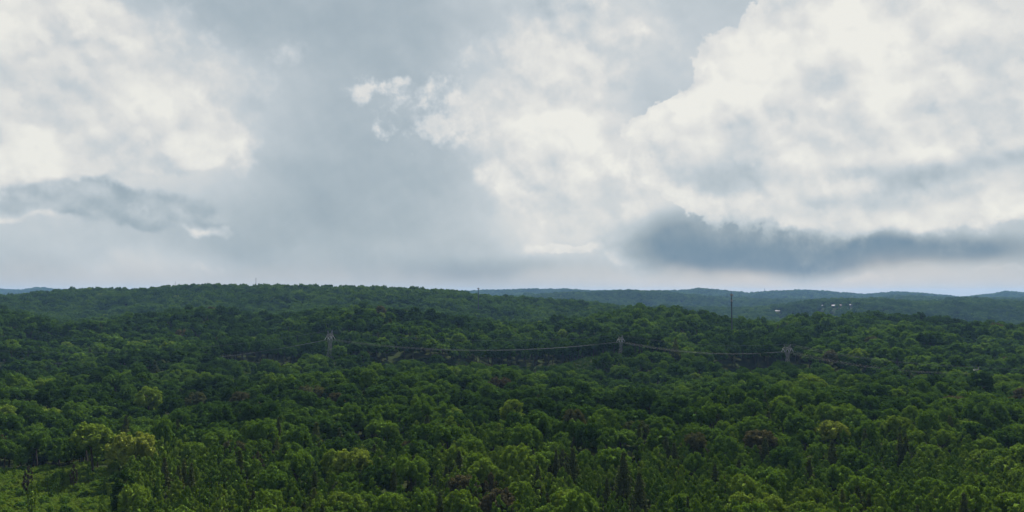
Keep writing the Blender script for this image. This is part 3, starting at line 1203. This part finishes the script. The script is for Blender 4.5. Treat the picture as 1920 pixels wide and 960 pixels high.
name_trees()
for i in np.where(single)[0]:
    k = kinds[i]
    t = empty(KIND_NAME[k], (P[i, 0], P[i, 1], Z[i]), ROT[i])
    t.scale = (w[i] * RS.uniform(.87, 1.15), w[i] * RS.uniform(.87, 1.15), w[i] * h[i])
    lab = LABEL[i]
    tag(t, lab, 'pine' if k == 'pine' else 'tree', KIND_GROUP[k])
    c = link_mesh('crown', NEAR[(k, VAR[i])], t)
    c.location = (0, 0, CLEAR[k])
    c['tone'] = float(tone[i])
    link_mesh('trunk', TRUNKS[(k, VAR[i] % 2)], t)

# ---- the rest of the woods, mass by mass
def mass(name, sel, label, col):
    idx = [ORD[(k, v)] for k, v in zip(kinds[sel], VAR[sel])]
    n = int(sel.sum())
    rot = np.zeros((n, 3)); rot[:, 2] = ROT[sel]
    rot[:, :2] = RS.normal(size=(n, 2)) * .04
    scl = np.stack([w[sel] * RS.uniform(.85, 1.18, n), w[sel] * RS.uniform(.85, 1.18, n), w[sel] * h[sel]], 1)
    o = scatter_object(name, np.stack([P[sel, 0], P[sel, 1], Z[sel]], 1), rot, scl, idx, tone[sel], col)
    tag(o, label, 'forest', kind='stuff')
    return o


rest = ~single
line_d = LINE_D(np.clip(COLS, -300, 2300))
mass('forest', rest & (P[:, 1] < 520), "dense mixed green forest filling the lower half of the picture", COL_NEAR)
mass('forest', rest & (P[:, 1] >= 520) & (P[:, 1] < line_d), "dark oak forest on the near side of the power line", COL_NEAR)
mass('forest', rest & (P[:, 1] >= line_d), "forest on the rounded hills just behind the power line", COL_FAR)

# ---- far hills
def far_mass(y0, y1, step, wr, label, cond=None, slack=8.0, tone_off=0.0):
    p = jitter_grid(y0, y1, step, 1.15)
    p = p[seen(p, slack)]
    p = p[~near_houses(p)]
    if cond is not None:
        p = p[cond(p)]
    n = len(p)
    if n == 0: return
    kk = choose_kind(p, n)
    va = [RS.randint(NK[k]) for k in kk]
    ww = RS.uniform(*wr, n) * np.where(np.isin(kk, ('upright', 'cone', 'pine')), .6, 1.0)
    hh = RS.uniform(.8, 1.1, n)
    if wr[1] > 9: hh *= .72
    rot = np.zeros((n, 3)); rot[:, 2] = RS.uniform(0, 6.283, n)
    tn = np.where(kk == 'pine', .9, np.clip(tone_at(p, n) + tone_off, .02, .97))
    o = scatter_object('forest', np.stack([p[:, 0], p[:, 1], ground(p[:, 0], p[:, 1])], 1), rot, np.stack([ww, ww, ww * hh], 1), [ORD[(k, v)] for k, v in zip(kk, va)], tn, COL_FAR)
    tag(o, label, 'forest', kind='stuff')
    return n


n1 = far_mass(1420, 2250, 9.5, (5.2, 8.6), "forest over the long ridge with thin masts on its crest")
n2 = far_mass(2250, 3600, 11.5, (6.0, 10.5), "forest on the low hills and valley behind the right-hand mast")
n3 = far_mass(3600, 5200, 15.0, (8.5, 13.0), "bluish forest on the rounded hill in the far middle")
n4 = far_mass(5200, 8600, 20.0, (11.0, 17.0), "hazy blue forest on the farthest skyline ridge")
print("TREES single", int(single.sum()), "near mass", int(rest.sum()), "far", n1, n2, n3, n4)

# ---- brush: the open corner at lower left, the cut under the power line, the floor of the gap
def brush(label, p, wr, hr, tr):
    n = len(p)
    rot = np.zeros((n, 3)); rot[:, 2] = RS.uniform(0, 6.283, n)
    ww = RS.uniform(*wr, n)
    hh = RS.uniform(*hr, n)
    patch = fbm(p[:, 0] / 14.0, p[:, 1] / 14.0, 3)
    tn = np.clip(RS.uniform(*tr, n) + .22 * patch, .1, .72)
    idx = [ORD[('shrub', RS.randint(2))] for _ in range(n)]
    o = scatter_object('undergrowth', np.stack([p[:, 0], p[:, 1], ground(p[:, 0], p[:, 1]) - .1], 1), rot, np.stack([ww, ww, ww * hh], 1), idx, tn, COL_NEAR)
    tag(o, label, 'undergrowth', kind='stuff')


p = jitter_grid(240, 385, 1.5, 1.12)
brush("light green tangled brush covering the open corner at lower left", p[clearing_left(p)], (.7, 1.5), (.45, 1.3), (.60, .74))
p = jitter_grid(240, 385, 4.2, 1.12)
brush("taller darker thicket clumps among the brush of the open corner", p[clearing_left(p) & (RS.rand(len(p)) < .3)], (1.4, 2.6), (.7, 1.2), (.22, .50))
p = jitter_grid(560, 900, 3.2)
brush("low scrub along the cleared strip under the power line", p[corridor(p)], (1.2, 2.2), (.25, .5), (.02, .12))  # scrub colour darkened to stand in for the deep shade of the cut
p = jitter_grid(315, 410, 2.4)
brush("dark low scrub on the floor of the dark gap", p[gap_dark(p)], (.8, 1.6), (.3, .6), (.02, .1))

# bushes and saplings one can tell apart in the open corner
BUSH_L = [
    'bright bush by the left edge of the open corner',
    "dark bush low in the open corner's left half",
    'mid green bush in the middle of the open corner',
    "vivid bush at the top of the open corner's brush",
    'pale vivid bush just right of the thin brown dead tree',
    "bright bush low in the open corner's right half",
    'vivid bush beside the tall black-green clearing tree',
    'vivid bush at the bottom right of the open corner',
    'blackish bush at the bottom middle of the open corner',
    'fresh green bush cut by the bottom edge in the open corner',
    'bright bush in the bottom left corner of the picture',
    'fresh green bush at the upper right of the open corner',
]
bush_sites = [(20, 905), (52, 935), (95, 925), (118, 898), (160, 905), (182, 930), (205, 910), (222, 938), (135, 945), (80, 952), (28, 948), (190, 898)]
for q, (col, row) in enumerate(bush_sites):
    X, Y = locate(col, row, 2.6)
    ww = RS.uniform(2.0, 3.0)
    b = empty('bush', (X, Y, float(ground(X, Y))), RS.uniform(0, 6))
    b.scale = (ww, ww, ww * RS.uniform(.75, 1.1))
    tn = [.45, .2, .3, .55, .6, .5, .62, .58, .15, .4, .5, .35][q]
    tag(b, BUSH_L[q], 'bush', 'bushes in the open corner')
    c = link_mesh('crown', NEAR[('shrub', q % 2)], b)
    c['tone'] = tn
SAP_L = [
    'leftmost thin bright sapling in the open corner',
    'thin sapling left of the deeper green one in the open corner',
    'thin mid green sapling left of the thin brown dead tree',
    'thin mid green sapling right of the thin brown dead tree',
    'thin bright sapling near the tall black-green clearing tree',
    "shortest bright thin sapling in the open corner's left half",
    'thin dark sapling with bare stem right of the black-green tree',
    'very dark thin sapling behind the bare-stemmed one',
    'thin bright sapling close beside the thin brown dead tree',
    'thin fresh green sapling at the centre of the open corner',
]
sap_sites = [(38, 862, .5), (100, 868, .45), (128, 872, .3), (176, 862, .35), (206, 875, .52), (84, 890, .55), (300, 905, .2), (312, 880, .15), (160, 880, .5), (118, 880, .42)]
for q, (col, row, tn) in enumerate(sap_sites):
    hh = 3.0
    ww = RS.uniform(.7, 1.1)
    X, Y = locate(col, row, (CH['upright'] + CLEAR['upright']) * 2.6 * ww)
    b = empty('sapling', (X, Y, float(ground(X, Y))), RS.uniform(0, 6))
    b.scale = (ww, ww, ww * 2.6)
    tag(b, SAP_L[q], 'sapling', 'thin saplings in the open corner')
    c = link_mesh('crown', NEAR[('upright', q % 4)], b)
    c.location = (0, 0, CLEAR['upright'])
    c['tone'] = tn
    link_mesh('trunk', TRUNKS[('upright', q % 2)], b)

# ================================================================ built things
M_STEEL = simple_mat("galvanised_steel", (0.14, 0.14, 0.15), 0.5, 0.3, 0.12, 1.0)
M_DARKPOLE = simple_mat("weathered_dark_steel", (0.05, 0.05, 0.055), 0.6, 0.2, 0.15, 1.0)
M_GLASSY = simple_mat("pale_insulator_glaze", (0.5, 0.5, 0.52), 0.25, 0.0, 0.05, 2.0)
M_WIRE = simple_mat("aluminium_wire", (0.13, 0.13, 0.15), 0.5, 0.2, 0.08, 0.2)
M_PANEL = simple_mat("antenna_plastic", (0.30, 0.28, 0.28), 0.6, 0.0, 0.1, 2.0)
M_WALL = simple_mat("painted_siding", (0.16, 0.16, 0.15), 0.7, 0.0, 0.06, 1.0)
M_ROOF = simple_mat("pale_metal_roof", (0.13, 0.13, 0.14), 0.45, 0.0, 0.06, 0.8)
M_ROOF2 = simple_mat("brown_shingle_roof", (0.22, 0.16, 0.13), 0.8, 0.0, 0.15, 2.0)
M_PANE = simple_mat("window_glass", (0.04, 0.05, 0.06), 0.1, 0.0, 0.1, 1.0)
M_CONC = simple_mat("concrete", (0.35, 0.34, 0.32), 0.9, 0.0, 0.1, 2.0)


class MB:
    def __init__(self):
        self.v, self.f = [], []

    def bar(self, p, q, t, t2=None):
        p, q = np.array(p, float), np.array(q, float)
        d = unit(q - p)
        u = unit(np.cross(d, (0, 0, 1) if abs(d[2]) < .9 else (1, 0, 0)))
        v = np.cross(d, u)
        n = len(self.v)
        for c, tt in ((p, t), (q, t2 or t)):
            for a, b in ((-1, -1), (1, -1), (1, 1), (-1, 1)):
                self.v.append(tuple(c + (u * a + v * b) * tt * .5))
        self.f += [(n + 3, n + 2, n + 1, n), (n + 4, n + 5, n + 6, n + 7)] + [(n + i, n + (i + 1) % 4, n + 4 + (i + 1) % 4, n + 4 + i) for i in range(4)]
        return self

    def box(self, lo, hi):
        n = len(self.v)
        x0, y0, z0 = lo; x1, y1, z1 = hi
        self.v += [(x0, y0, z0), (x1, y0, z0), (x1, y1, z0), (x0, y1, z0), (x0, y0, z1), (x1, y0, z1), (x1, y1, z1), (x0, y1, z1)]
        self.f += [tuple(n + i for i in f) for f in ((3, 2, 1, 0), (4, 5, 6, 7), (0, 1, 5, 4), (1, 2, 6, 5), (2, 3, 7, 6), (3, 0, 4, 7))]
        return self

    def tube(self, pts, rad, sides=8, cap=True):
        V_, F_ = tube(pts, rad, sides)
        n = len(self.v)
        self.v += [tuple(x) for x in V_]
        self.f += [tuple(int(i) + n for i in f) for f in F_]
        if cap:
            self.f.append(tuple(n + i for i in range(sides))[::-1])
            self.f.append(tuple(n + len(V_) - sides + i for i in range(sides)))
        return self

    def build(self, name, mat, parent=None):
        return mesh_obj(name, self.v, self.f, mat, parent)


# ---- lattice pylons of the cat-head kind: tapering body, forked window, level bridge, two horns, three insulator strings
PY_H = 34.0
PHASE_X = (-6.6, 0.0, 6.6)


def pylon(loc, rz, label, scale=1.0):
    t = empty('transmission_pylon', loc, rz)
    t.scale = (scale,) * 3
    tag(t, label, 'pylon', 'lattice pylons of the power line')
    WZ, BZ = 19.0, 28.5         # waist and bridge heights
    legs = [(-1, -1), (1, -1), (1, 1), (-1, 1)]
    for sx, sy in legs:
        MB().bar((sx * 3.6, sy * 3.6, -1.0), (sx * 1.1, sy * 1.1, WZ), .26, .20).build('leg', M_STEEL, t)
        MB().box((sx * 3.6 - .6, sy * 3.6 - .6, -2.0), (sx * 3.6 + .6, sy * 3.6 + .6, .25)).build('footing', M_CONC, t)
    br = MB()
    zs = [0, 5, 9.5, 13, 16, WZ]
    hw = lambda z: 3.6 - 2.5 * z / WZ
    for z0, z1 in zip(zs[:-1], zs[1:]):
        a, b = hw(z0), hw(z1)
        for k in range(4):
            (x0, y0), (x1, y1) = legs[k], legs[(k + 1) % 4]
            br.bar((x0 * a, y0 * a, z0), (x1 * b, y1 * b, z1), .10)
            br.bar((x1 * a, y1 * a, z0), (x0 * b, y0 * b, z1), .10)
            br.bar((x0 * b, y0 * b, z1), (x1 * b, y1 * b, z1), .10)
    br.build('bracing', M_STEEL, t)
    for s in (-1, 1):
        fk = MB()
        for sy in (-1, 1):
            fk.bar((s * 1.1, sy * 1.1, WZ), (s * 4.4, sy * .8, BZ), .28)
            fk.bar((s * .2, sy * 1.1, WZ + .4), (s * 3.2, sy * .8, BZ), .22)
            for q in np.linspace(.15, .95, 5):
                fk.bar((s * (1.1 + 3.3 * q), sy * (1.1 - .3 * q), WZ + 9.5 * q), (s * (.2 + 3.0 * min(1, q + .1)), sy * (1.1 - .3 * q), WZ + 9.5 * min(1, q + .1)), .14)
        for q in np.linspace(.1, .95, 6):
            fk.bar((s * (1.1 + 3.3 * q), -(1.1 - .3 * q), WZ + 9.5 * q), (s * (1.1 + 3.3 * q), (1.1 - .3 * q), WZ + 9.5 * q), .14)
        fk.build('fork_arm', M_STEEL, t)
    cr = MB()
    for sy in (-1, 1):
        cr.bar((-7.6, sy * .15, BZ + .2), (-4.2, sy * .8, BZ), .26).bar((-4.2, sy * .8, BZ), (4.2, sy * .8, BZ), .26).bar((4.2, sy * .8, BZ), (7.6, sy * .15, BZ + .2), .26)
        cr.bar((-7.6, sy * .15, BZ + .25), (-4.2, sy * .8, BZ + 2.0), .22).bar((-4.2, sy * .8, BZ + 2.0), (4.2, sy * .8, BZ + 2.0), .24).bar((4.2, sy * .8, BZ + 2.0), (7.6, sy * .15, BZ + .25), .22)
        xs = np.linspace(-4.2, 4.2, 9)
        for k in range(8):
            cr.bar((xs[k], sy * .8, BZ + (0 if k % 2 else 2.0)), (xs[k + 1], sy * .8, BZ + (2.0 if k % 2 else 0)), .15)
    for x in (-4.2, -2.1, 0, 2.1, 4.2):
        cr.bar((x, -.8, BZ), (x, .8, BZ + 2), .14)
    cr.build('bridge_beam', M_STEEL, t)
    for s in (-1, 1):
        hn = MB()
        for sy in (-1, 1):
            hn.bar((s * 4.2, sy * .8, BZ + 2), (s * 5.4, 0, PY_H), .22)
            hn.bar((s * 2.4, sy * .8, BZ + 2), (s * 5.4, 0, PY_H), .2)
            hn.bar((s * 4.8, sy * .4, BZ + 3.7), (s * 3.4, sy * .5, BZ + 3.5), .14)
        hn.build('horn', M_STEEL, t)
    for x in PHASE_X:
        ins = MB()
        for sy in (-1, 1):                         # strain strings, one each way along the line
            n = 9
            for k in range(n):
                q0, q1 = k / n, (k + .62) / n
                a = np.array((x, sy * .5, BZ - .1)); b = np.array((x, sy * 2.4, BZ - 3.2))
                ins.tube([a + (b - a) * q0, a + (b - a) * q1], [.20, .16], 8)
            ins.bar((x, sy * .5, BZ - .1), (x, sy * 2.4, BZ - 3.2), .08)
        ins.build('insulator_string', M_GLASSY, t)
        jp = MB()
        ys = np.linspace(-2.4, 2.4, 9)
        jp.tube([(x, y, BZ - 3.2 - 1.1 * (1 - (y / 2.4) ** 2)) for y in ys], [.07] * 9, 5)
        jp.build('jumper_loop', M_WIRE, t)
    return t


PY_LABELS = ["lattice pylon on the line beyond the left edge", "slim lattice pylon seen edge-on, on the hilltop left of centre", "grey lattice pylon right of centre above the dark tree wall",
             "wide pylon with bright insulator strings beside the black cut at right", "mostly hidden pylon top among trees at far right", "lattice pylon on the line beyond the right edge"]
PY_TOP = [640.0, 619.0, 628.0, 645.0, 687.0, 690.0]
PY_ROT = [math.radians(84), math.radians(80), math.radians(52), math.radians(24), math.radians(28), math.radians(60)]
PYL = []
for (col, d), top, rz, lab in zip(PYLONS, PY_TOP, PY_ROT, PY_LABELS):
    X = (col - 960) / F * d
    ztop = EYE - (top - HY) / F * d
    zg = float(ground(X, d))
    sc = (ztop - zg) / PY_H
    sc = min(max(sc, .62), 1.25)
    o = pylon((X, d, min(zg, ztop - PY_H * sc)), rz, lab, sc)
    PYL.append((np.array((X, d, min(zg, ztop - PY_H * sc))), rz, sc))
    print('PYLON', col, round(zg, 1), round(ztop, 1), round(sc, 2))


def on_pylon(i, x, y, z):
    p, rz, sc = PYL[i]
    c, s_ = math.cos(rz), math.sin(rz)
    return p + np.array((c * x - s_ * y, s_ * x + c * y, z)) * sc


SPAN_N = ["left of the hilltop pylon", "between the hilltop pylon and the middle pylon", "between the middle pylon and the wide one", "between the wide pylon and the hidden one", "right of the hidden pylon"]
for i in range(len(PYL) - 1):
    dvec = PYL[i + 1][0] - PYL[i][0]
    c, s_ = math.cos(PYL[i][1]), math.sin(PYL[i][1])
    def side(j):
        rz = PYL[j][1]
        fwd = np.array((-math.sin(rz), math.cos(rz)))
        return 1.0 if fwd @ dvec[:2] > 0 else -1.0
    sa, sb = side(i), -side(i + 1)
    flip = 1.0 if side(i) == side(i + 1) else -1.0
    sag = (20.0, 9.5, 6.0, 5.0, 4.0)[i]
    near_first = sorted(PHASE_X, key=lambda x: on_pylon(i, x, 0, 25)[1] + on_pylon(i + 1, x * flip, 0, 25)[1])
    for x in PHASE_X:
        which = ('nearest', 'middle', 'farthest')[near_first.index(x)]
        a, b = on_pylon(i, x, sa * 2.4, 25.3), on_pylon(i + 1, x * flip, sb * 2.4, 25.3)
        pts = [a + (b - a) * q - np.array((0, 0, sag * 4 * q * (1 - q))) for q in np.linspace(0, 1, 25)]
        o = MB().tube(pts, [(.065, .065, .035, .02, .02)[i]] * 25, 5).build('overhead_wire', M_WIRE)
        tag(o, which + " of three grey conductor wires " + SPAN_N[i], 'wire', 'conductor wires ' + SPAN_N[i])
    for x in (-5.4, 5.4):
        a, b = on_pylon(i, x, 0, PY_H), on_pylon(i + 1, x * flip, 0, PY_H)
        pts = [a + (b - a) * q - np.array((0, 0, sag * 3.2 * q * (1 - q))) for q in np.linspace(0, 1, 25)]
        o = MB().tube(pts, [.045] * 25, 4).build('overhead_wire', M_WIRE)
        tag(o, ("nearer" if (on_pylon(i, x, 0, 25)[1] + on_pylon(i + 1, x * flip, 0, 25)[1]) < (on_pylon(i, -x, 0, 25)[1] + on_pylon(i + 1, -x * flip, 0, 25)[1]) else "farther") + " thin top guard wire " + SPAN_N[i], 'wire', 'guard wires ' + SPAN_N[i])


# ---- mobile-phone monopoles
def monopole(col, d, top_row, label, levels, rod, r0, arm):
    X = (col - 960) / F * d
    ztop = EYE - (top_row - HY) / F * d
    zg = float(ground(X, d)) - .5
    H = ztop - zg
    t = empty('antenna_mast', (X, d, zg))
    tag(t, label, 'mast')
    zs = np.linspace(0, H - rod, 8)
    MB().tube([(0, 0, z) for z in zs], list(np.linspace(r0, r0 * .55, 8)), 12).build('pole', M_DARKPOLE, t)
    if rod > .5:
        MB().tube([(0, 0, H - rod), (0, 0, H)], [.22, .14], 6).build('lightning_rod', M_DARKPOLE, t)
    for zl, ar in levels:
        z = H - zl
        pf = MB()
        cor = [(ar * math.cos(a), ar * math.sin(a)) for a in (math.pi / 2, math.pi * 7 / 6, math.pi * 11 / 6)]
        for k in range(3):
            (x0, y0), (x1, y1) = cor[k], cor[(k + 1) % 3]
            pf.bar((x0, y0, z), (x1, y1, z), .22).bar((x0, y0, z + 1.1), (x1, y1, z + 1.1), .12).bar((0, 0, z), (x0, y0, z), .22)
        pf.build('platform', M_DARKPOLE, t)
        for k in range(3):
            (x0, y0), (x1, y1) = cor[k], cor[(k + 1) % 3]
            for q in (.1, .37, .63, .9):
                x, y = x0 + (x1 - x0) * q, y0 + (y1 - y0) * q
                nx, ny = x / math.hypot(x, y), y / math.hypot(x, y)
                MB().bar((x + nx * .2, y + ny * .2, z - .9), (x + nx * .2, y + ny * .2, z + 1.5), .42).build('panel_antenna', M_PANEL, t)
    return t


monopole(1371, 960, 545.5, "tall dark antenna pole rising from the hill at right", [(5.2, 2.0), (12.0, 1.3)], 4.5, 1.05, 2)
monopole(897, 1640, 539.5, "antenna mast with a square head on the left ridge's shoulder", [(2.2, 2.6)], .3, 1.15, 2)


# ---- thin lattice masts on the skyline
def thin_mast(col, d, top_row, label):
    X = (col - 960) / F * d
    ztop = EYE - (top_row - HY) / F * d
    zg = float(ground(X, d)) - .5
    H = ztop - zg
    t = empty('radio_mast', (X, d, zg))
    tag(t, label, 'mast', 'thin masts on the skyline')
    k = d / 1900.0
    cor = [(.55 * k * math.cos(a), .55 * k * math.sin(a)) for a in (math.pi / 2, math.pi * 7 / 6, math.pi * 11 / 6)]
    for x, y in cor:
        MB().bar((x, y, 0), (x, y, H), .18 * k).build('leg', M_DARKPOLE, t)
    br = MB()
    zs = np.arange(0, H - 2, 2.0)
    for z in zs:
        for q in range(3):
            (x0, y0), (x1, y1) = cor[q], cor[(q + 1) % 3]
            br.bar((x0, y0, z), (x1, y1, z + 2.0), .10 * k)
    br.build('bracing', M_DARKPOLE, t)
    MB().tube([(0, 0, H - .5), (0, 0, H + 1.5)], [.12 * k, .06 * k], 5).build('lightning_rod', M_DARKPOLE, t)


thin_mast(329, 1960, 528, "short thin mast on the left part of the ridge skyline")
thin_mast(480, 1950, 521, "taller thin mast on the ridge skyline")
thin_mast(1433, 6450, 541, "faint distant mast on the far right skyline")


# ---- houses in the far valley
def house(col, d, rz, lw, ld, wh, roofm, label):
    X = (col - 960) / F * d
    t = empty('house', (X, d, float(ground(X, d)) - .3), rz)
    tag(t, label, 'house', 'houses in the far valley')
    a, b = lw / 2, ld / 2
    g = wh + ld * .32
    V_ = [(-a, -b, 0), (a, -b, 0), (a, b, 0), (-a, b, 0), (-a, -b, wh), (a, -b, wh), (a, b, wh), (-a, b, wh), (-a, 0, g), (a, 0, g)]
    mesh_obj('wall', V_, [(0, 1, 5, 4), (1, 2, 6, 9, 5), (2, 3, 7, 6), (3, 0, 4, 8, 7)], M_WALL, t)
    e = .6
    sl = (g - wh) / b
    R_ = []
    for s in (-1, 1):
        n = len(R_)
        for zo in (0.05, .35):
            R_ += [(-a - e, s * (b + e), wh - e * sl + zo), (a + e, s * (b + e), wh - e * sl + zo), (a + e, 0, g + zo), (-a - e, 0, g + zo)]
    Fr = []
    for n in (0, 8):
        Fr += [tuple(n + i for i in f) for f in ((3, 2, 1, 0), (4, 5, 6, 7), (0, 1, 5, 4), (1, 2, 6, 5), (3, 0, 4, 7))]
    r = mesh_obj('roof', R_, Fr, roofm, t)
    MB().box((a * .5, b * .25, g - 2), (a * .5 + .9, b * .25 + .9, g + 1.2)).build('chimney', M_CONC, r)
    for x in (-.65, -.3, .35, .7):
        MB().box((x * a - .6, -b - .06, wh * .4), (x * a + .6, -b + .05, wh * .8)).build('window', M_PANE, t)
    MB().box((-.1 * a, -b - .07, 0), (.05 * a + .5, -b + .05, 2.2)).build('door', M_ROOF2, t)


H_L = ["pale long building by the small field in the far valley", "pale roofed house at the left end of the distant row", "second house of the distant row, pale roof", "brown-roofed house in the distant row", "bright white house at the right end of the distant row"]
for (col, d), rz, dim, rm, lab in zip(HOUSE_SPOTS, (.15, .4, -.3, .2, -.1), ((20, 10, 4.5), (14, 9, 4), (13, 9, 4), (13, 9, 5), (13, 10, 6)), (M_ROOF, M_ROOF, M_ROOF, M_ROOF2, M_ROOF), H_L):
    house(col, d, rz, *dim, rm, lab)

# ================================================================ the air
lo, hi = float(GZ.min()) - 1.0, max(EYE + 40.0, float(GZ.max()) + 40.0)
E_ = 12000.0
hz = MB().box((-E_, -E_, lo), (E_, E_, hi)).build('haze', None)
hm = bpy.data.materials.new("hazy_air")
hm.use_nodes = True
ht = hm.node_tree
ht.nodes.clear()
pv = ht.nodes.new('ShaderNodeVolumePrincipled')
pv.inputs['Color'].default_value = (0.30, 0.54, 0.95, 1)
pv.inputs['Density'].default_value = HAZE
pv.inputs['Anisotropy'].default_value = 0.0
ho = ht.nodes.new('ShaderNodeOutputMaterial')
ht.links.new(pv.outputs[0], ho.inputs['Volume'])
hm.cycles.homogeneous_volume = True
hz.data.materials.append(hm)
tag(hz, "thin bluish haze lying over the whole valley", 'haze', kind='stuff')
